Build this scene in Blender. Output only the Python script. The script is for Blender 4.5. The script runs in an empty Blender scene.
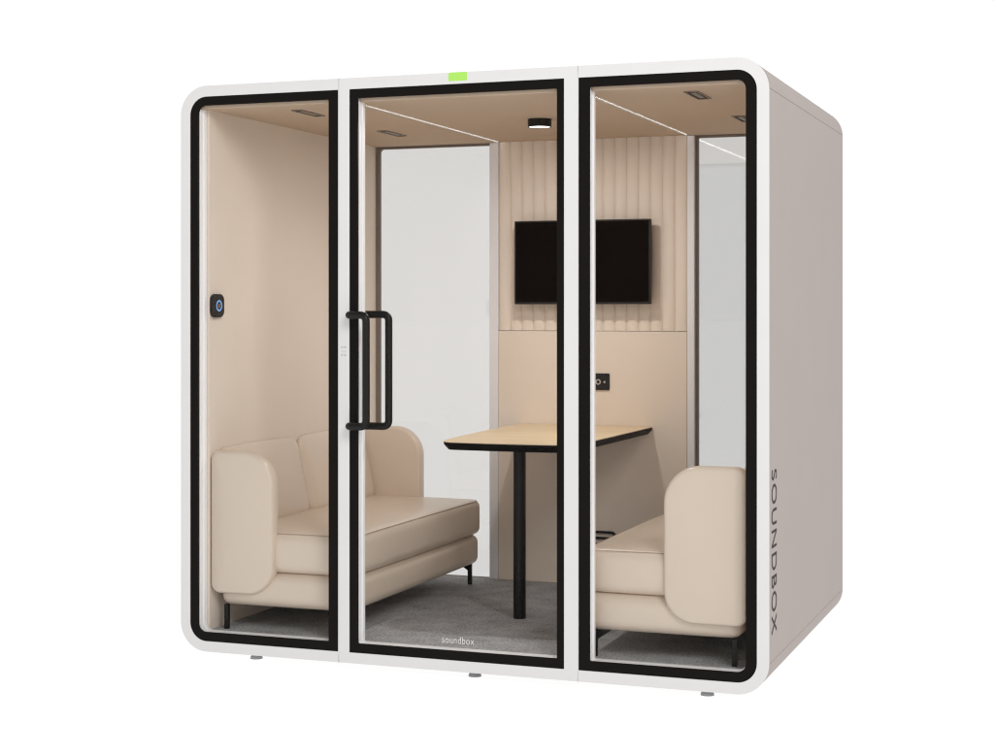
import bpy, bmesh, math, random
from mathutils import Vector, Matrix
random.seed(7)
R = math.radians
S = bpy.context.scene
COL = S.collection

# ------------------------------------------------------------------ sizes (metres)
W, D, H, RC = 2.311, 1.667, 2.200, 0.112      # outer shell
GZ = -0.022                                    # studio floor
FZ, CZ = 0.072, 2.112                          # carpet, ceiling
XL, XR = 0.090, 2.221                          # inner walls
YF, YB = 0.066, 1.612                          # inside of front frame, back wall

# ------------------------------------------------------------------ materials
def new_mat(name):
    m = bpy.data.materials.new(name); m.use_nodes = True
    nt = m.node_tree; nt.nodes.clear()
    out = nt.nodes.new('ShaderNodeOutputMaterial')
    return m, nt, out

def surf(name, col, rough=0.5, spec=0.3, metal=0.0, var=0.04, vscale=6.0, bump=0.0, bscale=200.0,
         bump2=0.0, bscale2=8.0, coat=0.0, detail=4.0, stretch=None):
    """Principled surface with a little procedural colour variation and grain."""
    m, nt, out = new_mat(name)
    N, L = nt.nodes, nt.links
    b = N.new('ShaderNodeBsdfPrincipled')
    L.new(b.outputs[0], out.inputs[0])
    b.inputs['Roughness'].default_value = rough
    b.inputs['Metallic'].default_value = metal
    b.inputs['Specular IOR Level'].default_value = spec
    b.inputs['Coat Weight'].default_value = coat
    tc = N.new('ShaderNodeTexCoord')
    mp = N.new('ShaderNodeMapping'); L.new(tc.outputs['Object'], mp.inputs[0])
    if stretch: mp.inputs['Scale'].default_value = stretch
    n = N.new('ShaderNodeTexNoise'); n.inputs['Scale'].default_value = vscale
    n.inputs['Detail'].default_value = detail
    L.new(mp.outputs[0], n.inputs['Vector'])
    r = N.new('ShaderNodeValToRGB')
    lo = [max(0, c * (1 - var)) for c in col]; hi = [min(1, c * (1 + var)) for c in col]
    r.color_ramp.elements[0].position = 0.3; r.color_ramp.elements[1].position = 0.7
    r.color_ramp.elements[0].color = (*lo, 1); r.color_ramp.elements[1].color = (*hi, 1)
    L.new(n.outputs[0], r.inputs[0]); L.new(r.outputs[0], b.inputs['Base Color'])
    prev = None
    for amt, sc in ((bump2, bscale2), (bump, bscale)):
        if amt:
            k = N.new('ShaderNodeTexNoise'); k.inputs['Scale'].default_value = sc
            k.inputs['Detail'].default_value = 3
            L.new(mp.outputs[0], k.inputs['Vector'])
            bp = N.new('ShaderNodeBump'); bp.inputs['Strength'].default_value = amt
            bp.inputs['Distance'].default_value = 0.5 / sc
            L.new(k.outputs[0], bp.inputs['Height'])
            if prev: L.new(prev.outputs[0], bp.inputs['Normal'])
            prev = bp
    if prev: L.new(prev.outputs[0], b.inputs['Normal'])
    return m

def glow(name, col, strength):
    m, nt, out = new_mat(name)
    e = nt.nodes.new('ShaderNodeEmission')
    e.inputs[0].default_value = (*col, 1); e.inputs[1].default_value = strength
    nt.links.new(e.outputs[0], out.inputs[0])
    return m

def glass(name, tint, r0, r1, rough=0.0):
    """Thin architectural glass: tinted see-through sheet with a mirror that grows at glancing angles."""
    m, nt, out = new_mat(name); N, L = nt.nodes, nt.links
    t = N.new('ShaderNodeBsdfTransparent'); t.inputs[0].default_value = (*tint, 1)
    g = N.new('ShaderNodeBsdfGlossy'); g.inputs['Roughness'].default_value = rough
    lw = N.new('ShaderNodeLayerWeight'); lw.inputs[0].default_value = 0.5
    p = N.new('ShaderNodeMath'); p.operation = 'POWER'; p.inputs[1].default_value = 4
    L.new(lw.outputs['Facing'], p.inputs[0])
    a = N.new('ShaderNodeMath'); a.operation = 'MULTIPLY_ADD'
    a.inputs[1].default_value = r1; a.inputs[2].default_value = r0
    L.new(p.outputs[0], a.inputs[0])
    mx = N.new('ShaderNodeMixShader')
    L.new(a.outputs[0], mx.inputs[0]); L.new(t.outputs[0], mx.inputs[1]); L.new(g.outputs[0], mx.inputs[2])
    L.new(mx.outputs[0], out.inputs[0])
    return m

M = {}
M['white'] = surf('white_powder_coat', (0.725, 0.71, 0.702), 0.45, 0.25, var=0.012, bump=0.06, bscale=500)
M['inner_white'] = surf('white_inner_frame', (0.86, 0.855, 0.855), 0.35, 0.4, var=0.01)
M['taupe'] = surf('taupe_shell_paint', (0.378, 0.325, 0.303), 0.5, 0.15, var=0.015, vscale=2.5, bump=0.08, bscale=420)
M['black'] = surf('black_printed_border', (0.0075, 0.006, 0.005), 0.4, 0.07, var=0.08)
M['black_metal'] = surf('black_coated_metal', (0.008, 0.007, 0.0065), 0.36, 0.22, var=0.1)
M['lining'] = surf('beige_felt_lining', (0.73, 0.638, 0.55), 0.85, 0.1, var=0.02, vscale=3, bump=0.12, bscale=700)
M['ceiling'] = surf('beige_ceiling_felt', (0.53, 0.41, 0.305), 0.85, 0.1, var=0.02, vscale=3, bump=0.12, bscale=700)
M['leather'] = surf('beige_faux_leather', (0.63, 0.53, 0.432), 0.32, 0.5, var=0.012, vscale=3,
                    bump=0.05, bscale=420, bump2=0.05, bscale2=7.0)
M['seam'] = surf('stitched_seam', (0.40, 0.31, 0.235), 0.6, 0.2, var=0.06, vscale=60)
M['post'] = surf('grey_aluminium_post', (0.74, 0.735, 0.75), 0.4, 0.4, var=0.015)
M['gasket'] = surf('dark_brown_gasket', (0.20, 0.165, 0.14), 0.6, 0.2, var=0.05)
M['slot'] = surf('dark_vent_opening', (0.06, 0.046, 0.034), 0.8, 0.1, var=0.1)
M['vent'] = surf('brown_grey_vent_metal', (0.22, 0.175, 0.135), 0.5, 0.3, var=0.05)
M['foot'] = surf('grey_levelling_foot', (0.33, 0.33, 0.34), 0.4, 0.4, var=0.04)
M['screen'] = surf('dark_screen_glass', (0.005, 0.003, 0.0022), 0.5, 0.0, var=0.05)
M['table_black'] = surf('black_table_edge', (0.007, 0.006, 0.0055), 0.5, 0.08, var=0.08)
M['plastic'] = surf('black_matt_plastic', (0.016, 0.0135, 0.012), 0.45, 0.25, var=0.1)
M['ink'] = surf('dark_lettering_ink', (0.022, 0.017, 0.016), 0.6, 0.15, var=0.03)
M['grey_ink'] = surf('grey_marking_ink', (0.36, 0.35, 0.345), 0.6, 0.15, var=0.03)
M['frost'] = surf('white_frosted_lettering', (0.9, 0.89, 0.88), 0.6, 0.2, var=0.01)
M['icon'] = surf('pale_grey_icon', (0.42, 0.39, 0.36), 0.5, 0.3, var=0.03)
M['glass'] = glass('clear_door_glass', (0.985, 0.985, 0.985), 0.002, 0.05)
M['pane_light'] = glass('pale_rear_glass', (0.882, 0.877, 0.870), 0.085, 0.25, 0.03)
M['pane_grey'] = glass('grey_rear_glass', (0.83, 0.825, 0.815), 0.10, 0.3, 0.035)
M['reflection_tint'] = glass('grey_reflection_tint', (0.935, 0.937, 0.94), 0.0, 0.0)  # tint standing in for the reflection in the right rear pane
M['added_teeth'] = surf('grey_added_teeth', (0.17, 0.155, 0.14), 0.5, 0.2, var=0.01)
M['led'] = glow('warm_white_strip_light', (1.0, 0.95, 0.89), 7.0)
M['lamp'] = glow('white_lamp_diffuser', (1.0, 0.96, 0.9), 4.0)
M['green'] = glow('green_status_light', (0.50, 0.92, 0.17), 0.95)
M['blue'] = glow('blue_ring_light', (0.22, 0.42, 0.75), 0.95)
M['amber'] = glow('amber_symbol_light', (0.45, 0.22, 0.14), 0.8)

def carpet_mat():
    m, nt, out = new_mat('grey_loop_carpet'); N, L = nt.nodes, nt.links
    b = N.new('ShaderNodeBsdfPrincipled'); L.new(b.outputs[0], out.inputs[0])
    b.inputs['Roughness'].default_value = 0.95; b.inputs['Specular IOR Level'].default_value = 0.05
    tc = N.new('ShaderNodeTexCoord')
    n1 = N.new('ShaderNodeTexNoise'); n1.inputs['Scale'].default_value = 105; n1.inputs['Detail'].default_value = 5
    n1.inputs['Roughness'].default_value = 0.9
    n2 = N.new('ShaderNodeTexNoise'); n2.inputs['Scale'].default_value = 9; n2.inputs['Detail'].default_value = 3
    for n in (n1, n2): L.new(tc.outputs['Object'], n.inputs['Vector'])
    ad = N.new('ShaderNodeMath'); ad.operation = 'MULTIPLY_ADD'; ad.inputs[1].default_value = 0.22
    L.new(n2.outputs[0], ad.inputs[0]); L.new(n1.outputs[0], ad.inputs[2])
    r = N.new('ShaderNodeValToRGB')
    r.color_ramp.elements[0].position = 0.42; r.color_ramp.elements[0].color = (0.112, 0.113, 0.115, 1)
    r.color_ramp.elements[1].position = 0.80; r.color_ramp.elements[1].color = (0.66, 0.665, 0.675, 1)
    L.new(ad.outputs[0], r.inputs[0]); L.new(r.outputs[0], b.inputs['Base Color'])
    bp = N.new('ShaderNodeBump'); bp.inputs['Strength'].default_value = 0.6; bp.inputs['Distance'].default_value = 0.004
    L.new(n1.outputs[0], bp.inputs['Height']); L.new(bp.outputs[0], b.inputs['Normal'])
    return m
M['carpet'] = carpet_mat()

def wood_mat():
    m, nt, out = new_mat('light_oak_laminate'); N, L = nt.nodes, nt.links
    b = N.new('ShaderNodeBsdfPrincipled'); L.new(b.outputs[0], out.inputs[0])
    b.inputs['Roughness'].default_value = 0.5; b.inputs['Specular IOR Level'].default_value = 0.25
    tc = N.new('ShaderNodeTexCoord'); mp = N.new('ShaderNodeMapping')
    mp.inputs['Scale'].default_value = (1.2, 22, 6); L.new(tc.outputs['Object'], mp.inputs[0])
    n = N.new('ShaderNodeTexNoise'); n.inputs['Scale'].default_value = 2.2; n.inputs['Detail'].default_value = 8
    n.inputs['Roughness'].default_value = 0.65; n.inputs['Distortion'].default_value = 0.4
    L.new(mp.outputs[0], n.inputs['Vector'])
    r = N.new('ShaderNodeValToRGB')
    r.color_ramp.elements[0].position = 0.3; r.color_ramp.elements[0].color = (0.65, 0.51, 0.335, 1)
    r.color_ramp.elements[1].position = 0.68; r.color_ramp.elements[1].color = (0.80, 0.655, 0.455, 1)
    L.new(n.outputs[0], r.inputs[0]); L.new(r.outputs[0], b.inputs['Base Color'])
    return m
M['wood'] = wood_mat()

# ------------------------------------------------------------------ object helpers
def empty(name, loc, label=None, cat=None, group=None):
    o = bpy.data.objects.new(name, None); COL.objects.link(o); o.location = loc
    o.empty_display_size = 0.1
    if label: o['label'] = label
    if cat: o['category'] = cat
    if group: o['group'] = group
    return o

def base_of(o):
    b = Vector((0, 0, 0))
    while o is not None:
        b += o.location; o = o.parent
    return b

def obj(name, bm, mat, parent=None, smooth=False, bevel=0.0, seg=2, label=None, angle=35):
    """Link a bmesh written in world coordinates as ONE mesh object below parent."""
    if parent is not None:
        bmesh.ops.translate(bm, verts=bm.verts, vec=-base_of(parent))
    bmesh.ops.recalc_face_normals(bm, faces=bm.faces)
    me = bpy.data.meshes.new(name); bm.to_mesh(me); bm.free()
    me.materials.append(M[mat] if isinstance(mat, str) else mat)
    o = bpy.data.objects.new(name, me); COL.objects.link(o)
    if parent is not None: o.parent = parent
    if bevel:
        md = o.modifiers.new('Bevel', 'BEVEL'); md.width = bevel; md.segments = seg
        md.limit_method = 'ANGLE'; md.angle_limit = R(angle); md.harden_normals = False
    if smooth or bevel:
        for p in me.polygons: p.use_smooth = True
        try:
            me.set_sharp_from_angle(angle=R(angle + 5))
        except Exception:
            pass
    if label: o['label'] = label
    return o

def box(bm, x0, x1, y0, y1, z0, z1):
    vs = [bm.verts.new(p) for p in ((x0,y0,z0),(x1,y0,z0),(x1,y1,z0),(x0,y1,z0),
                                    (x0,y0,z1),(x1,y0,z1),(x1,y1,z1),(x0,y1,z1))]
    for f in ((0,1,2,3),(4,5,6,7),(0,1,5,4),(1,2,6,5),(2,3,7,6),(3,0,4,7)):
        bm.faces.new([vs[i] for i in f])
    return bm

def newbox(*a):
    return box(bmesh.new(), *a)

def rrect(a0, a1, b0, b1, r, seg=10):
    """Rounded rectangle, counter-clockwise from the low-left corner; r = one radius or (bl, br, tr, tl)."""
    if not isinstance(r, (tuple, list)): r = (r,) * 4
    pts = []
    for (cx, cy, q, s, t0) in ((a0, b0, r[0], (1, 1), 180), (a1, b0, r[1], (-1, 1), 270),
                               (a1, b1, r[2], (-1, -1), 0), (a0, b1, r[3], (1, -1), 90)):
        q = max(q, 0.0008)
        ox, oy = cx + s[0] * q, cy + s[1] * q
        for i in range(seg + 1):
            t = R(t0 + 90 * i / seg)
            pts.append((ox + q * math.cos(t), oy + q * math.sin(t)))
    return pts

def to3(p, axis, v):
    a, b = p
    return {'y': (a, v, b), 'x': (v, a, b), 'z': (a, b, v)}[axis]

def ring(bm, outer, inner, v0, v1, axis='y'):
    """Flat ring (same point count outside and inside) with thickness v0..v1 along axis."""
    n = len(outer)
    V = {}
    for k, loop in (('o', outer), ('i', inner)):
        for j, v in ((0, v0), (1, v1)):
            V[k, j] = [bm.verts.new(to3(p, axis, v)) for p in loop]
    for i in range(n):
        k = (i + 1) % n
        bm.faces.new((V['o',0][i], V['o',0][k], V['i',0][k], V['i',0][i]))
        bm.faces.new((V['o',1][i], V['i',1][i], V['i',1][k], V['o',1][k]))
        bm.faces.new((V['o',0][i], V['o',1][i], V['o',1][k], V['o',0][k]))
        bm.faces.new((V['i',0][i], V['i',0][k], V['i',1][k], V['i',1][i]))
    return bm

def prism(bm, poly, v0, v1, axis='y', poly2=None):
    n = len(poly); q = poly2 or poly
    a = [bm.verts.new(to3(p, axis, v0)) for p in poly]
    b = [bm.verts.new(to3(p, axis, v1)) for p in q]
    bm.faces.new(a); bm.faces.new(b[::-1])
    for i in range(n):
        k = (i + 1) % n
        bm.faces.new((a[i], b[i], b[k], a[k]))
    return bm

def tube(bm, pts, r, n=14, closed=False):
    pts = [Vector(p) for p in pts]; m = len(pts); rings = []
    up = None
    for i in range(m):
        if closed: d = (pts[(i+1) % m] - pts[i-1]).normalized()
        else: d = (pts[min(i+1, m-1)] - pts[max(i-1, 0)]).normalized()
        if up is None:
            up = Vector((0, 0, 1)) if abs(d.z) < 0.9 else Vector((1, 0, 0))
        u = (up - d * up.dot(d)).normalized(); w = d.cross(u); up = u
        rings.append([bm.verts.new(pts[i] + r * (math.cos(2*math.pi*j/n) * u + math.sin(2*math.pi*j/n) * w)) for j in range(n)])
    for i in range(m if closed else m - 1):
        a, b = rings[i], rings[(i+1) % m]
        for j in range(n):
            bm.faces.new((a[j], a[(j+1) % n], b[(j+1) % n], b[j]))
    if not closed:
        bm.faces.new(rings[0][::-1]); bm.faces.new(rings[-1])
    return bm

def bend(pts, r, seg=8):
    """Polyline with rounded corners."""
    pts = [Vector(p) for p in pts]; out = [pts[0]]
    for i in range(1, len(pts) - 1):
        a, b, c = pts[i-1], pts[i], pts[i+1]
        u, v = (a - b).normalized(), (c - b).normalized()
        q = min(r, (a-b).length * .49, (c-b).length * .49)
        p0, p1 = b + u * q, b + v * q
        for k in range(seg + 1):
            t = k / seg
            out.append((1-t)**2 * p0 + 2*t*(1-t) * b + t*t * p1)
    out.append(pts[-1])
    return out

def cyl(bm, cx, cy, z0, z1, r, n=40, r2=None):
    r2 = r if r2 is None else r2
    a = [(cx + r*math.cos(2*math.pi*i/n), cy + r*math.sin(2*math.pi*i/n)) for i in range(n)]
    b = [(cx + r2*math.cos(2*math.pi*i/n), cy + r2*math.sin(2*math.pi*i/n)) for i in range(n)]
    return prism(bm, a, z0, z1, 'z', b)

def spread(h, r, n, k):
    """Coordinates from -h to h, dense inside the rounded ends."""
    e = [-h + r * (1 - math.cos(math.pi/2 * i / k)) for i in range(k)]
    c = [-h + r + (2*h - 2*r) * i / n for i in range(n + 1)]
    return e + c + [-x for x in e[::-1]]

def puff(x0, x1, y0, y1, z0, z1, r, bulge=(0, 0, 0), n=10, k=5, warp=None):
    """Upholstered block: rounded box whose faces swell a little."""
    bm = bmesh.new()
    c = Vector(((x0+x1)/2, (y0+y1)/2, (z0+z1)/2)); h = Vector(((x1-x0)/2, (y1-y0)/2, (z1-z0)/2))
    G = [spread(h[i], min(r, h[i]*.98), n, k) for i in range(3)]
    cache = {}
    def vert(p):
        key = tuple(round(v, 5) for v in p)
        if key in cache: return cache[key]
        P = Vector(p); q = Vector([max(-(h[i]-r), min(h[i]-r, P[i])) if h[i] > r else 0 for i in range(3)])
        d = P - q
        if d.length > 1e-9: P = q + d.normalized() * r
        o = Vector(P)
        for i in range(3):
            j, l = (i+1) % 3, (i+2) % 3
            w = max(0, 1 - (P[j]/h[j])**2) ** .6 * max(0, 1 - (P[l]/h[l])**2) ** .6
            s = max(-1, min(1, P[i]/h[i]))
            o[i] += bulge[i] * w * s
        o = o + c
        if warp: o = warp(o)
        v = bm.verts.new(o); cache[key] = v
        return v
    for i in range(3):
        j, l = (i+1) % 3, (i+2) % 3
        for s in (-1, 1):
            for a in range(len(G[j]) - 1):
                for b in range(len(G[l]) - 1):
                    P = []
                    for aa, bb in ((a, b), (a+1, b), (a+1, b+1), (a, b+1)):
                        p = [0, 0, 0]; p[i] = s*h[i]; p[j] = G[j][aa]; p[l] = G[l][bb]
                        P.append(vert(p))
                    if len(set(P)) == 4:
                        try: bm.faces.new(P)
                        except ValueError: pass
    return bm

def text_mesh(name, body, mat, parent, origin, xdir, ydir, height, length, depth=0.001, bold=0.0):
    """Lettering: origin = start of the baseline, xdir = reading direction, ydir = up of the letters."""
    cu = bpy.data.curves.new(name + '_curve', 'FONT'); cu.body = body; cu.size = 1.0
    cu.space_character = 1.12; cu.offset = bold; cu.resolution_u = 6
    tmp = bpy.data.objects.new(name + '_tmp', cu); COL.objects.link(tmp)
    bpy.context.view_layer.update()
    dg = bpy.context.evaluated_depsgraph_get()
    me = bpy.data.meshes.new_from_object(tmp.evaluated_get(dg))
    bpy.data.objects.remove(tmp); bpy.data.curves.remove(cu)
    bm = bmesh.new(); bm.from_mesh(me); bpy.data.meshes.remove(me)
    xs = [v.co.x for v in bm.verts]; ys = [v.co.y for v in bm.verts]
    x0, x1, y0, y1 = min(xs), max(xs), min(ys), max(ys)
    X, Y = Vector(xdir), Vector(ydir); Z = X.cross(Y); O = Vector(origin)
    for v in bm.verts:
        v.co = O + X * ((v.co.x-x0)/(x1-x0)*length) + Y * ((v.co.y-y0)/(y1-y0)*height)
    ex = bmesh.ops.extrude_face_region(bm, geom=bm.faces[:])
    bmesh.ops.translate(bm, verts=[g for g in ex['geom'] if isinstance(g, bmesh.types.BMVert)], vec=Z * depth)
    return obj(name, bm, mat, parent)

# ================================================================== STUDIO FLOOR
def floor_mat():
    # white floor with added emission, so hardly any shadow shows on it
    m, nt, out = new_mat('self_lit_white_floor'); N, L = nt.nodes, nt.links
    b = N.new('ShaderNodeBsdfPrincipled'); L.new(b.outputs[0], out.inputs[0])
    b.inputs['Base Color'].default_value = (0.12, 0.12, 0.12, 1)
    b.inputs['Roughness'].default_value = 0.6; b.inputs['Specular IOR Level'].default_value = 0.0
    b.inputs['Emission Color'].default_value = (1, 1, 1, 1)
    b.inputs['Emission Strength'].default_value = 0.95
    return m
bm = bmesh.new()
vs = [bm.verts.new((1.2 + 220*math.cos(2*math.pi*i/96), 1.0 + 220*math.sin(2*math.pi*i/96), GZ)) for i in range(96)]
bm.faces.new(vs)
fl = obj('floor', bm, floor_mat()); fl['kind'] = 'structure'; fl['label'] = 'pure white self-lit floor under the pod'

# ================================================================== THE POD
pod = empty('meeting_pod', (W/2, D/2, GZ),
            'white and taupe soundproof meeting pod with black-edged glass front and rounded corners', 'meeting pod')

# ---- outer shell: four taupe panels running front to back, 2 mm joints between them
ZS = 2.092; ZB = 0.108; T = 0.030; Y0S, Y1S = 0.012, D
def arc(cx, cz, r, a0, a1, n=16):
    return [(cx + r*math.cos(R(a0+(a1-a0)*i/n)), cz + r*math.sin(R(a0+(a1-a0)*i/n))) for i in range(n+1)]
def strip(outer, inner, name):
    bm = bmesh.new(); n = len(outer)
    ys = (Y0S, Y1S)
    vo = [[bm.verts.new((a, y, b)) for a, b in outer] for y in ys]
    vi = [[bm.verts.new((a, y, b)) for a, b in inner] for y in ys]
    for i in range(n-1):
        bm.faces.new((vo[0][i], vo[0][i+1], vo[1][i+1], vo[1][i]))
        bm.faces.new((vi[0][i], vi[1][i], vi[1][i+1], vi[0][i+1]))
        for k in (0, 1): bm.faces.new((vo[k][i], vi[k][i], vi[k][i+1], vo[k][i+1]))
    for i in (0, n-1): bm.faces.new((vo[0][i], vo[1][i], vi[1][i], vi[0][i]))
    return obj(name, bm, 'taupe', pod, bevel=0.001, seg=2, angle=40)
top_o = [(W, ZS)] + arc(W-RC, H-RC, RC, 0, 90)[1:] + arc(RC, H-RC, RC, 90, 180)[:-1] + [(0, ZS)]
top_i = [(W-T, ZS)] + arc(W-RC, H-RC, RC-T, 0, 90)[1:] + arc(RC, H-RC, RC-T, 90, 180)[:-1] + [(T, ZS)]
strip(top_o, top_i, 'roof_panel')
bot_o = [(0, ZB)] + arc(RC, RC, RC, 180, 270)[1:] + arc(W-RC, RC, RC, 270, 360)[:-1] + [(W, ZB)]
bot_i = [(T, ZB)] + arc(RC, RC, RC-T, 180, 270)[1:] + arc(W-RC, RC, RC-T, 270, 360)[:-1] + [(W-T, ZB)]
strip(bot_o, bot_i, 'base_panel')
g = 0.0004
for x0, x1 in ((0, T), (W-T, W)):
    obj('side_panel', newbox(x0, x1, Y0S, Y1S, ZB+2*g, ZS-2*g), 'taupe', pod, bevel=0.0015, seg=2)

# ---- front: two fixed glazed bays and the door leaf between them
SG = 12
XA, XB = 0.6825, 1.6245          # joints between bays and door
BAYS = [  # outer x0,x1, radii ; black border outer / inner
    dict(o=(0.0, XA-0.00015), ro=(RC, 0, 0, RC), b=(0.041, 0.679), rb=(0.071, 0.001, 0.001, 0.071),
         i=(0.075, 0.638), ri=(0.032, 0.004, 0.004, 0.032)),
    dict(o=(XA+0.00015, XB-0.00015), ro=(0, 0, 0, 0), b=(0.7255, 1.5735), rb=(0.001,)*4,
         i=(0.7585, 1.5455), ri=(0.004,)*4),
    dict(o=(XB+0.00015, W), ro=(0, RC, RC, 0), b=(1.6275, W-0.041), rb=(0.001, 0.071, 0.071, 0.001),
         i=(1.6685, W-0.080), ri=(0.004, 0.032, 0.032, 0.004)),
]
BZ0, BZ1, IZ0, IZ1 = 0.0405, 2.158, 0.0755, 2.1235
for k, b in enumerate(BAYS):
    if k == 1:
        host = obj('door', ring(bmesh.new(), rrect(*b['o'], 0, H, b['ro'], SG), rrect(*b['b'], BZ0, BZ1, b['rb'], SG), 0.0, 0.040),
                   'white', pod, bevel=0.0007, seg=2)
    else:
        host = obj('window_bay', ring(bmesh.new(), rrect(*b['o'], 0, H, b['ro'], SG), rrect(*b['b'], BZ0, BZ1, b['rb'], SG), 0.0, 0.012),
                   'white', pod, bevel=0.0007, seg=2)
    b['host'] = host
    e = 0.0004
    bo = rrect(b['b'][0]+e, b['b'][1]-e, BZ0+e, BZ1-e, b['rb'], SG)
    bi = rrect(*b['i'], IZ0, IZ1, b['ri'], SG)
    obj('black_border', ring(bmesh.new(), bo, bi, 0.0025, 0.0125), 'black', host, bevel=0.0008)
    # glass sheet behind the border
    obj('glass_pane', prism(bmesh.new(), rrect(b['i'][0]-.012, b['i'][1]+.012, IZ0-.012, IZ1+.012, 0.004, 3), 0.013, 0.021), 'glass', host)
    # white inner frame in two steps
    ri = b['ri']
    o1 = rrect(b['i'][0]-.03, b['i'][1]+.03, IZ0-.03, IZ1+.03, tuple(q+.03 for q in ri), SG)
    i1 = rrect(b['i'][0]-.001, b['i'][1]+.001, IZ0-.001, IZ1+.018, ri, SG)
    o2 = rrect(b['i'][0]-.029, b['i'][1]+.029, IZ0-.029, IZ1+.029, tuple(q+.029 for q in ri), SG)
    i2 = rrect(b['i'][0]+.004, b['i'][1]-.004, IZ0-.0005, IZ1+.0175, ri, SG)
    bm = ring(bmesh.new(), o1, i1, 0.0215, 0.0400)
    obj('inner_frame', bm, 'inner_white', host, bevel=0.0015)
    obj('inner_bead', ring(bmesh.new(), o2, i2, 0.0415, YF-.0005), 'inner_white', host, bevel=0.004, seg=3)
door = BAYS[1]['host']

# door pulls: one bar outside, one inside
def pull(y_mount, y_bar, xm, xb, z0, z1):
    pts = bend([(xm, y_mount, z1), (xm, y_bar, z1), (xb, y_bar, z1), (xb, y_bar, z0), (xm, y_bar, z0), (xm, y_mount, z0)], 0.026, 10)
    bm = tube(bmesh.new(), pts, 0.0142, 18)
    return obj('handle', bm, 'black_metal', door, smooth=True, angle=60)
pull(-0.001, -0.052, 0.742, 0.819, 0.894, 1.309)
pull(0.041, 0.105, 0.742, 0.841, 0.886, 1.311)
for z in (0.894, 1.309):
    bm = bmesh.new()
    c = [(0.742 + .0165*math.cos(2*math.pi*i/28), z + .0165*math.sin(2*math.pi*i/28)) for i in range(28)]
    obj('handle_collar', prism(bm, c, -0.004, 0.0024), 'black_metal', door, smooth=True)
# status light on the door head
bm = prism(bmesh.new(), rrect(1.128, 1.201, 2.1685, 2.2005, 0.006, 4), -0.0022, 0.02)
obj('status_light', bm, 'green', door, bevel=0.002)
# small grey marking on the lock stile
bm = bmesh.new()
for x, z in ((0.6965, 1.188), (0.7085, 1.188), (0.6965, 1.158), (0.7085, 1.158)):
    box(bm, x-.0035, x+.0035, -0.0008, -0.0001, z-.002, z+.002)
box(bm, 0.692, 0.713, -0.0006, -0.0001, 1.1715, 1.1727)
obj('door_marking', bm, 'grey_ink', door)
text_mesh('glass_lettering', 'soundbox', 'frost', door, (1.097, 0.0128, 0.1005), (1, 0, 0), (0, 0, 1), 0.026, 0.126, 0.0003, -0.012)
text_mesh('side_lettering', 'SOUNDBOX', 'ink', pod, (W+0.0003, 0.052, 0.772), (0, 0, -1), (0, 1, 0), 0.092, 0.572, 0.0006)

# ---- levelling feet
for x in (0.305, 1.212, 2.085):
    bm = bmesh.new(); cyl(bm, x, 0.052, GZ+.0003, GZ+.009, 0.0245, 32, 0.022); cyl(bm, x, 0.052, GZ+.0092, 0.004, 0.0205, 28)
    obj('foot', bm, 'foot', pod, smooth=True)

# ---- inside lining
obj('carpet', newbox(0.045, W-0.045, YF, 1.66, 0.034, FZ), 'carpet', pod)
obj('inner_wall', newbox(0.036, XL, YF, 1.665, FZ, CZ+.02), 'lining', pod)
obj('inner_wall', newbox(XR, W-0.036, YF, 1.665, FZ, CZ+.02), 'lining', pod)
GW = 0.012
LEDX = (0.735, 1.633)
# ceiling in three boards with a slot for each strip light
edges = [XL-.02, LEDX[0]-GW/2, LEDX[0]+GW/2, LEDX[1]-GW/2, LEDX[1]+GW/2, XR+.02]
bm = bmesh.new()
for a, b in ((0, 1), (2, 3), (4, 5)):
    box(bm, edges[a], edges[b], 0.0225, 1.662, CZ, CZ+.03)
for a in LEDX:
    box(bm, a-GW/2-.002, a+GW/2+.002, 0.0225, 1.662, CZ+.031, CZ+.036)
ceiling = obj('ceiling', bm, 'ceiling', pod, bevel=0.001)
for x in LEDX:
    hs = obj('strip_light', newbox(x-GW/2+.0005, x+GW/2-.0005, 0.024, YB-.002, CZ+.016, CZ+.030), 'slot', ceiling)
    # teeth added to aim the glow: bright in the rear pane, dim from front
    xa, xb = x-GW/2+.0006, x+GW/2-.0040
    pt, hh = 0.0155, 0.0065
    nt_ = int((YB-.006-.03)/pt)
    body, lit = bmesh.new(), bmesh.new()
    for q in range(nt_):
        ya = 0.03 + q*pt
        prism(body, [(ya, CZ+.0155), (ya, CZ-hh+.0012), (ya+.0012, CZ-hh+.0012), (ya+.0012, CZ-hh+.0036), (ya+pt-.0004, CZ+.003), (ya+pt-.0004, CZ+.0155)], xa, xb, 'x')
        lit.faces.new([lit.verts.new(p) for p in ((xa, ya+.0014, CZ-hh+.0031), (xb, ya+.0014, CZ-hh+.0031),
                                                  (xb, ya+pt-.0008, CZ+.0026), (xa, ya+pt-.0008, CZ+.0026))])
    lv = obj('added_teeth', body, 'added_teeth', ceiling)
    o_ = obj('diffuser', lit, 'led', lv)
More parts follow.
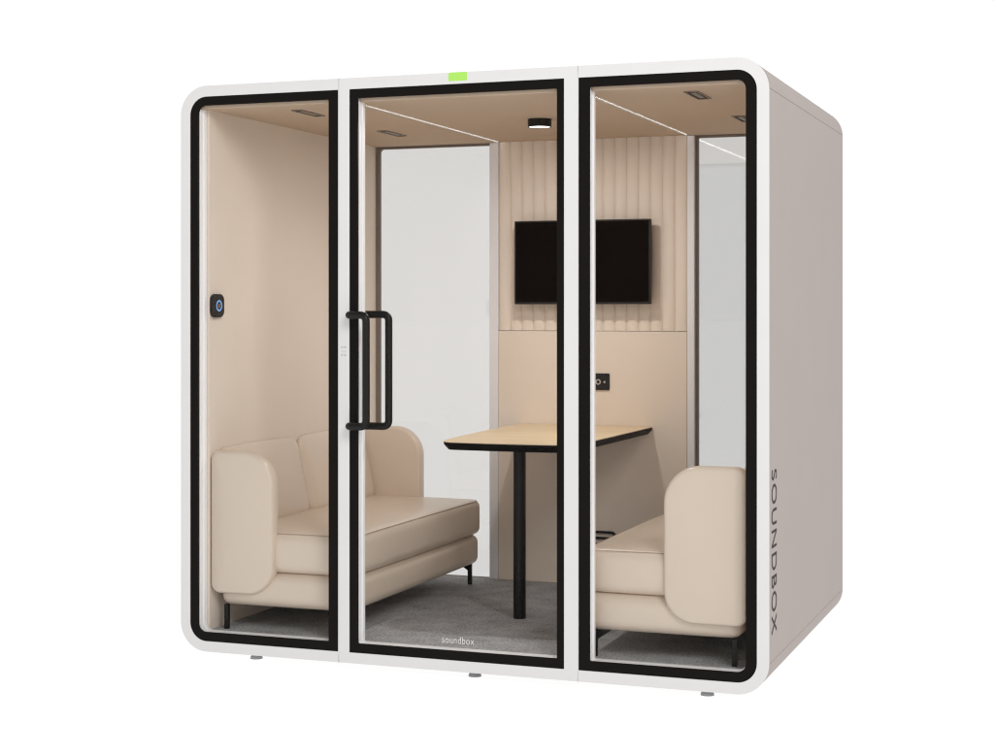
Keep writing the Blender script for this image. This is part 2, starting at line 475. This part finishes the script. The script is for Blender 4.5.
# ceiling air vents
def vent(x0, x1, y0, y1):
    f = obj('ceiling_vent', ring(bmesh.new(), rrect(x0-.006, x1+.006, y0-.006, y1+.006, 0.006, 4),
                                 rrect(x0, x1, y0, y1, 0.004, 4), CZ-.004, CZ-.0005, 'z'), 'vent', ceiling, bevel=0.001)
    obj('vent_opening', newbox(x0-.001, x1+.001, y0-.001, y1+.001, CZ-.0012, CZ-.0004), 'slot', ceiling)
    bm = bmesh.new(); xm = (x0+x1)/2
    prism(bm, [(xm-.009, CZ-.0030), (xm+.009, CZ-.0018), (xm+.009, CZ-.0014), (xm-.009, CZ-.0026)], y0+.03, y1-.03, 'y')
    obj('vent_slat', bm, 'vent', ceiling)
vent(0.400, 0.436, 0.170, 0.372); vent(0.405, 0.441, 0.970, 1.19)
vent(1.978, 2.020, 0.160, 0.372); vent(1.978, 2.020, 0.960, 1.16)

# ---- back wall: plain lower board, padded channels above, posts and rear windows
PX0, PX1, PZ = 0.728, 1.628, 1.233
obj('lower_wall_panel', newbox(PX0, PX1, YB, 1.64, FZ, PZ-.001), 'lining', pod, bevel=0.003)
NF = 16; fw = (PX1-PX0)/NF
bm = bmesh.new(); prof = []
for i in range(NF):
    for j in range(12):
        t = j/12
        prof.append((PX0 + (i+t)*fw, YB+.0120 - 0.0115*(math.sin(math.pi*t))**0.5))
prof.append((PX1, YB+.0120))
poly = prof + [(PX1, 1.64), (PX0, 1.64)]
prism(bm, poly, PZ+.001, CZ-.0005, 'z')
obj('fluted_wall_panel', bm, 'lining', pod, smooth=True, angle=28)
for x0, x1 in ((0.683, PX0-.001), (PX1+.001, 1.661)):
    obj('wall_post', newbox(x0, x1, YB+.002, 1.6392, FZ, CZ-.0005), 'post', pod, bevel=0.003)
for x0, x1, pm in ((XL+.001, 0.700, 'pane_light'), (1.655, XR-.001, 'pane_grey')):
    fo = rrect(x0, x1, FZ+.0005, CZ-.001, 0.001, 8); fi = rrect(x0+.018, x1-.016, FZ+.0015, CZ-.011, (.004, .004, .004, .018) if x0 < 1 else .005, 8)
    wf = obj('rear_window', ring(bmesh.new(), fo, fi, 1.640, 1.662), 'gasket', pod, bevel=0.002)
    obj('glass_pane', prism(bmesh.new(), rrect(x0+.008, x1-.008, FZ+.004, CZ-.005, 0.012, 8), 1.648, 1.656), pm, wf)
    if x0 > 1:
        obj('painted_reflection', prism(bmesh.new(), rrect(x0+.0165, x1-.0165, FZ+.003, 1.984, 0.001, 2), 1.6472, 1.6477), 'reflection_tint', wf)  # added sheet, greys the pane below the edge of the mirrored ceiling
# rear skin of the solid middle and the thickness of roof and base behind the lining
bm = bmesh.new()
box(bm, 0.702, 1.653, 1.657, D-.001, 0.03, H-.03)
box(bm, RC, W-RC, 1.657, D-.002, CZ, H-.031); box(bm, RC, W-RC, 1.657, D-.003, 0.031, FZ)
obj('rear_panel', bm, 'taupe', pod)

# ================================================================== FIXTURES ON THE WALLS
# touch panel on the left wall
tp = empty('touch_panel', (XL, 0.108, 1.345), 'small black rounded touch control with blue ring on the left wall', 'control panel')
obj('housing', prism(bmesh.new(), rrect(0.063, 0.153, 1.299, 1.391, 0.027, 10), XL+.0005, XL+.018, 'x'), 'plastic', tp, bevel=0.005, seg=4)
def disc_ring(y, z, r0, r1, x0, x1, n=36):
    a = [(y+r0*math.cos(2*math.pi*i/n), z+r0*math.sin(2*math.pi*i/n)) for i in range(n)]
    b = [(y+r1*math.cos(2*math.pi*i/n), z+r1*math.sin(2*math.pi*i/n)) for i in range(n)]
    return ring(bmesh.new(), a, b, x0, x1, 'x')
obj('ring_light', disc_ring(0.108, 1.345, 0.0225, 0.0155, XL+.0183, XL+.0192), 'blue', tp)
bm = newbox(XL+.0183, XL+.0190, 0.1045, 0.1115, 1.337, 1.353)
obj('symbol', bm, 'amber', tp)

# power socket on the back wall
ps = empty('power_socket', (1.227, YB, 1.002), 'square black power socket on the beige wall above the table', 'socket')
obj('face_plate', prism(bmesh.new(), rrect(1.185, 1.269, 0.964, 1.040, 0.004, 4), YB-.008, YB-.0005), 'plastic', ps, bevel=0.0015)
def yring(x, z, r0, r1, y0, y1, n=32):
    a = [(x+r0*math.cos(2*math.pi*i/n), z+r0*math.sin(2*math.pi*i/n)) for i in range(n)]
    b = [(x+r1*math.cos(2*math.pi*i/n), z+r1*math.sin(2*math.pi*i/n)) for i in range(n)]
    return ring(bmesh.new(), a, b, y0, y1, 'y')
obj('socket_ring', yring(1.2165, 1.001, 0.0125, 0.0075, YB-.0092, YB-.0082), 'icon', ps)
c = [(1.2465+.005*math.cos(2*math.pi*i/20), 1.001+.005*math.sin(2*math.pi*i/20)) for i in range(20)]
obj('indicator', prism(bmesh.new(), c, YB-.0092, YB-.0082), 'icon', ps)

# low black vent frame on the back wall
gr = empty('wall_grille', (1.165, YB, 0.26), 'low black slatted grille on the back wall under the table', 'grille')
obj('frame', ring(bmesh.new(), rrect(1.030, 1.303, 0.205, 0.322, 0.026, 8), rrect(1.040, 1.293, 0.215, 0.312, 0.017, 8), YB-.016, YB-.0005), 'black_metal', gr, bevel=0.002)
for z in (0.232, 0.262, 0.290):
    obj('slat', newbox(1.0405, 1.2925, YB-.013, YB-.002, z-.005, z+.005), 'black_metal', gr, bevel=0.001)

# wall television
TX0, TX1, TZ0, TZ1, TY = 0.836, 1.480, 1.355, 1.737, 1.535
tv = empty('television', ((TX0+TX1)/2, TY, (TZ0+TZ1)/2), 'flat black television hung on the fluted back wall', 'television')
obj('casing', prism(bmesh.new(), rrect(TX0, TX1, TZ0, TZ1, 0.004, 4), TY, TY+.026), 'plastic', tv, bevel=0.002)
obj('screen', prism(bmesh.new(), rrect(TX0+.007, TX1-.007, TZ0+.011, TZ1-.007, 0.002, 3), TY-.0012, TY-.0002), 'screen', tv)
obj('wall_bracket', newbox(1.06, 1.26, TY+.0265, YB-.004, 1.45, 1.65), 'black_metal', tv, bevel=0.002)

# ceiling lamp
LX, LY = 1.212, 0.79
cl = empty('ceiling_lamp', (LX, LY, CZ), 'round black surface lamp with white disc glowing on the ceiling', 'lamp')
bm = bmesh.new()
n = 48
oc = [(LX+.049*math.cos(2*math.pi*i/n), LY+.049*math.sin(2*math.pi*i/n)) for i in range(n)]
ic = [(LX+.0435*math.cos(2*math.pi*i/n), LY+.0435*math.sin(2*math.pi*i/n)) for i in range(n)]
ring(bm, oc, ic, CZ-.034, CZ-.0008, 'z')
obj('housing', bm, 'black_metal', cl, smooth=True, bevel=0.001)
bm = bmesh.new(); cyl(bm, LX, LY, CZ-.032, CZ-.026, 0.0432, 48)
obj('diffuser', bm, 'lamp', cl)

# ================================================================== TABLE
TZ = 0.802
tb = empty('table', (1.15, 1.05, FZ), 'light oak meeting table with black edge on one round black leg', 'table')
def tab_outline(ins):
    ctrl = [(0.836, YB-.003), (0.838, 1.30), (0.847, 1.00), (0.862, 0.74)]
    P = [(x+ins, y) for x, y in ctrl]
    # near-left corner, bowed front edge, near-right corner
    def q(a, b, c, n=9):
        return [((1-t)**2*a[0]+2*t*(1-t)*b[0]+t*t*c[0], (1-t)**2*a[1]+2*t*(1-t)*b[1]+t*t*c[1]) for t in [i/n for i in range(1, n+1)]]
    P += q((0.862+ins, 0.74), (0.868+ins, 0.498+ins), (0.935, 0.492+ins))
    P += q((0.935, 0.492+ins), (1.155, 0.478+ins), (1.345, 0.492+ins))
    P += q((1.345, 0.492+ins), (1.445-ins, 0.505+ins), (1.455-ins, 0.70))
    P += [(1.462-ins, 1.0), (1.467-ins, 1.3), (1.470-ins, YB-.003)]
    return P
obj('table_top', prism(bmesh.new(), tab_outline(0.0025), TZ-.004, TZ, 'z'), 'wood', tb, bevel=0.0008)
bm = bmesh.new()
prism(bm, tab_outline(0.022), TZ-.034, TZ-.0125, 'z', tab_outline(0.0))
obj('black_edge', bm, 'table_black', tb, bevel=0.0015)
bm = bmesh.new(); prism(bm, tab_outline(0.0), TZ-.0123, TZ-.0042, 'z')
obj('edge_band', bm, 'table_black', tb, bevel=0.001)
bm = bmesh.new(); cyl(bm, 1.149, 0.722, FZ+.0005, TZ-.040, 0.0255, 48)
leg = obj('leg', bm, 'black_metal', tb, smooth=True)
bm = bmesh.new(); cyl(bm, 1.149, 0.722, TZ-.0395, TZ-.0345, 0.075, 48)
obj('mounting_plate', bm, 'black_metal', tb, smooth=True)

# ================================================================== SOFAS
def mk_sofa(mirror):
    def fx(x): return W - x if mirror else x
    lab = ('beige faux leather sofa on the right, its rounded armrest facing the front' if mirror else
           'beige faux leather sofa along the left wall, under the black touch control')
    s = empty('sofa', (fx(0.40), 0.78, FZ), lab, 'sofa', 'facing beige sofas')
    def P(name, bm, mat='leather', parent=None, **k):
        if mirror:
            for v in bm.verts: v.co.x = W - v.co.x
        return obj(name, bm, mat, parent or s, **k)
    SX0, SX1 = 0.098, 0.702
    SY0, SY1 = 0.100, 1.455
    P('sofa_base', puff(SX0+.02, SX1-.007, SY0, SY1, 0.168, 0.304, 0.036, (0.008, 0.016, 0.004)), smooth=True, angle=60)
    seat = P('seat_cushion', puff(SX0, SX1, SY0+.002, SY1+.002, 0.304, 0.462, 0.032, (0.009, 0.018, 0.012)), smooth=True, angle=60)
    # welt along the upper edge of the seat
    z = 0.4575
    loop = bend([(SX0+.15, SY0+.0075, z), (SX1-.0065, SY0+.0075, z), (SX1-.0065, SY1-.0035, z), (SX0+.15, SY1-.0035, z)], 0.050, 10)
    def sw(p):   # follow the swell of the cushion sides
        p = Vector(p)
        return p
    P('seam', tube(bmesh.new(), [sw(p) for p in loop], 0.0016, 8), 'seam', seat, smooth=True, angle=60)
    # two leaning back cushions
    ym = 0.785
    for y0, y1 in ((SY0+.012, ym-.006), (ym+.009, SY1-.004)):
        def lean(v):
            k = (v.z - 0.45) / 0.33
            v.x = max(v.x, XL + .002)
            v.x -= 0.075 * max(0, min(1.1, k)) * max(0, (v.x - XL - .002) / 0.1)
            return v
        P('back_cushion', puff(XL-.03, 0.190, y0, y1, 0.44, 0.776, 0.050, (0.016, 0.006, 0.010), warp=lean), smooth=True, angle=60)
    # armrests: upright rounded boards at both ends
    for y0, y1 in ((0.062, 0.122), (1.448, 1.508)):
        bm = bmesh.new()
        yc = (y0+y1)/2; hw = (y1-y0)/2
        base = (XL+.002, 0.370, 0.216, 0.777) if y0 < 1 else (XL+.002, 0.404, 0.218, 0.786)
        if mirror: base = (XL+.002, 0.391 if y0 < 1 else 0.365, 0.216, 0.777 if y0 < 1 else 0.770)
        rr = (0.040, 0.115, 0.135, 0.036)
        L = []
        for t in range(13):
            a = math.pi * t / 12          # rounded edge section
            ins = 0.017 * (1 - math.sin(a)**0.75) if 0 < t < 12 else 0.017
            yy = yc - hw * math.cos(a)
            L.append((ins, yy))
        loops = []
        for ins, yy in L:
            pts = rrect(base[0]+ins, base[1]-ins, base[2]+ins, base[3]-ins, tuple(max(.004, q-ins) for q in rr), 14)
            loops.append([bm.verts.new((a, yy, b)) for a, b in pts])
        n = len(loops[0])
        for a, b in zip(loops[:-1], loops[1:]):
            for i in range(n):
                k = (i+1) % n
                bm.faces.new((a[i], a[k], b[k], b[i]))
        # swelling faces
        for lp, sgn in ((loops[0], -1), (loops[-1], 1)):
            cx, cz = (base[0]+base[1])/2, (base[2]+base[3])/2
            prev = lp
            for f, off in ((0.86, .0022), (0.6, .0045), (0.3, .006)):
                cur = [bm.verts.new((cx+(v.co.x-cx)*f, v.co.y+sgn*off, cz+(v.co.z-cz)*f)) for v in lp]
                for i in range(n):
                    k = (i+1) % n
                    bm.faces.new((prev[i], prev[k], cur[k], cur[i]))
                prev = cur
            bm.faces.new(prev)
        arm = P('armrest', bm, smooth=True, angle=70)
        ins = 0.0150
        pts = rrect(base[0]+ins, base[1]-ins, base[2]+ins, base[3]-ins, tuple(max(.004, q-ins) for q in rr), 14)
        yy = y0+.0022 if y0 < 1 else y0+.0022
        P('seam', tube(bmesh.new(), [(a, yy, b) for a, b in pts], 0.0015, 6, closed=True), 'seam', arm, smooth=True, angle=60)
    # four slim black legs with a triangular gusset plate
    for x in (0.142, 0.655):
        for y, d in ((0.112, 1), (1.435, -1)):
            bm = bmesh.new(); box(bm, x-.0085, x+.0085, y-.0085, y+.0085, FZ+.0005, 0.170)
            bm2 = bm
            if x > .4:
                prism(bm2, [(x-.0087, 0.1695), (x-.062, 0.1695), (x-.0087, 0.134)], y-.002, y+.002, 'y')
            P('leg', bm2, 'black_metal', bevel=0.001)
    return s
mk_sofa(False); mk_sofa(True)

# ================================================================== CAMERA
cam = bpy.data.cameras.new('camera'); co = bpy.data.objects.new('camera', cam); COL.objects.link(co)
co.location = (3.4217, -5.6913, 1.3232)
co.rotation_euler = (math.pi/2, 0, 0.3541)
cam.sensor_width = 36; cam.lens = 36 * 1668.9 / 994
cam.shift_y = -(378 - 311.24) / 994
cam.clip_start = 0.05; cam.clip_end = 2000
S.camera = co

# ================================================================== LIGHT
w = bpy.data.worlds.new('World'); S.world = w; w.use_nodes = True
nt = w.node_tree; nt.nodes.clear()
out = nt.nodes.new('ShaderNodeOutputWorld'); bg = nt.nodes.new('ShaderNodeBackground')
nt.links.new(bg.outputs[0], out.inputs[0])
# white backdrop behind the pod, dimmer studio behind the camera
tc = nt.nodes.new('ShaderNodeTexCoord'); sp = nt.nodes.new('ShaderNodeSeparateXYZ')
nt.links.new(tc.outputs['Generated'], sp.inputs[0])
def mrange(sock, a, b, c0, c1):
    n = nt.nodes.new('ShaderNodeMapRange'); n.interpolation_type = 'SMOOTHSTEP'
    n.inputs['From Min'].default_value = a; n.inputs['From Max'].default_value = b
    n.inputs['To Min'].default_value = c0; n.inputs['To Max'].default_value = c1
    nt.links.new(sock, n.inputs['Value']); return n.outputs[0]
front = mrange(sp.outputs['Z'], 0.02, 0.80, 0.95, 0.22)
back = mrange(sp.outputs['Y'], -0.55, 0.25, 0.0, 1.0)
mxn = nt.nodes.new('ShaderNodeMix'); mxn.data_type = 'FLOAT'
nt.links.new(back, mxn.inputs[0]); nt.links.new(front, mxn.inputs[2]); mxn.inputs[3].default_value = 1.03
nt.links.new(mxn.outputs[0], bg.inputs['Strength'])
bg.inputs[0].default_value = (1, 1, 1, 1)

def area(name, loc, aim, power, size, col=(1, 1, 1), shape='SQUARE'):
    l = bpy.data.lights.new(name, 'AREA'); l.energy = power; l.size = size; l.color = col; l.shape = shape
    o = bpy.data.objects.new(name, l); COL.objects.link(o); o.location = loc
    o.rotation_euler = (Vector(aim) - Vector(loc)).to_track_quat('-Z', 'Y').to_euler()
    return o
area('key_softbox', (5.6, -5.2, 5.0), (0.6, 0.4, 1.2), 250, 2.6, (1.0, 0.99, 0.975))
area('ceiling_lamp_light', (LX, LY, CZ-.0335), (LX, LY, 0), 8.5, 0.084, (1.0, 0.975, 0.94), 'DISK')

# ================================================================== RENDER SETTINGS
S.render.engine = 'CYCLES'
S.view_settings.view_transform = 'Standard'; S.view_settings.look = 'None'
S.view_settings.exposure = 0.0; S.view_settings.gamma = 1.0
c = S.cycles
c.use_denoising = True
c.filter_width = 1.2
try: c.denoiser = 'OPENIMAGEDENOISE'
except Exception: pass
c.max_bounces = 14; c.diffuse_bounces = 8; c.glossy_bounces = 6; c.transmission_bounces = 8
c.transparent_max_bounces = 24; c.sample_clamp_indirect = 6.0
c.caustics_reflective = False; c.caustics_refractive = False
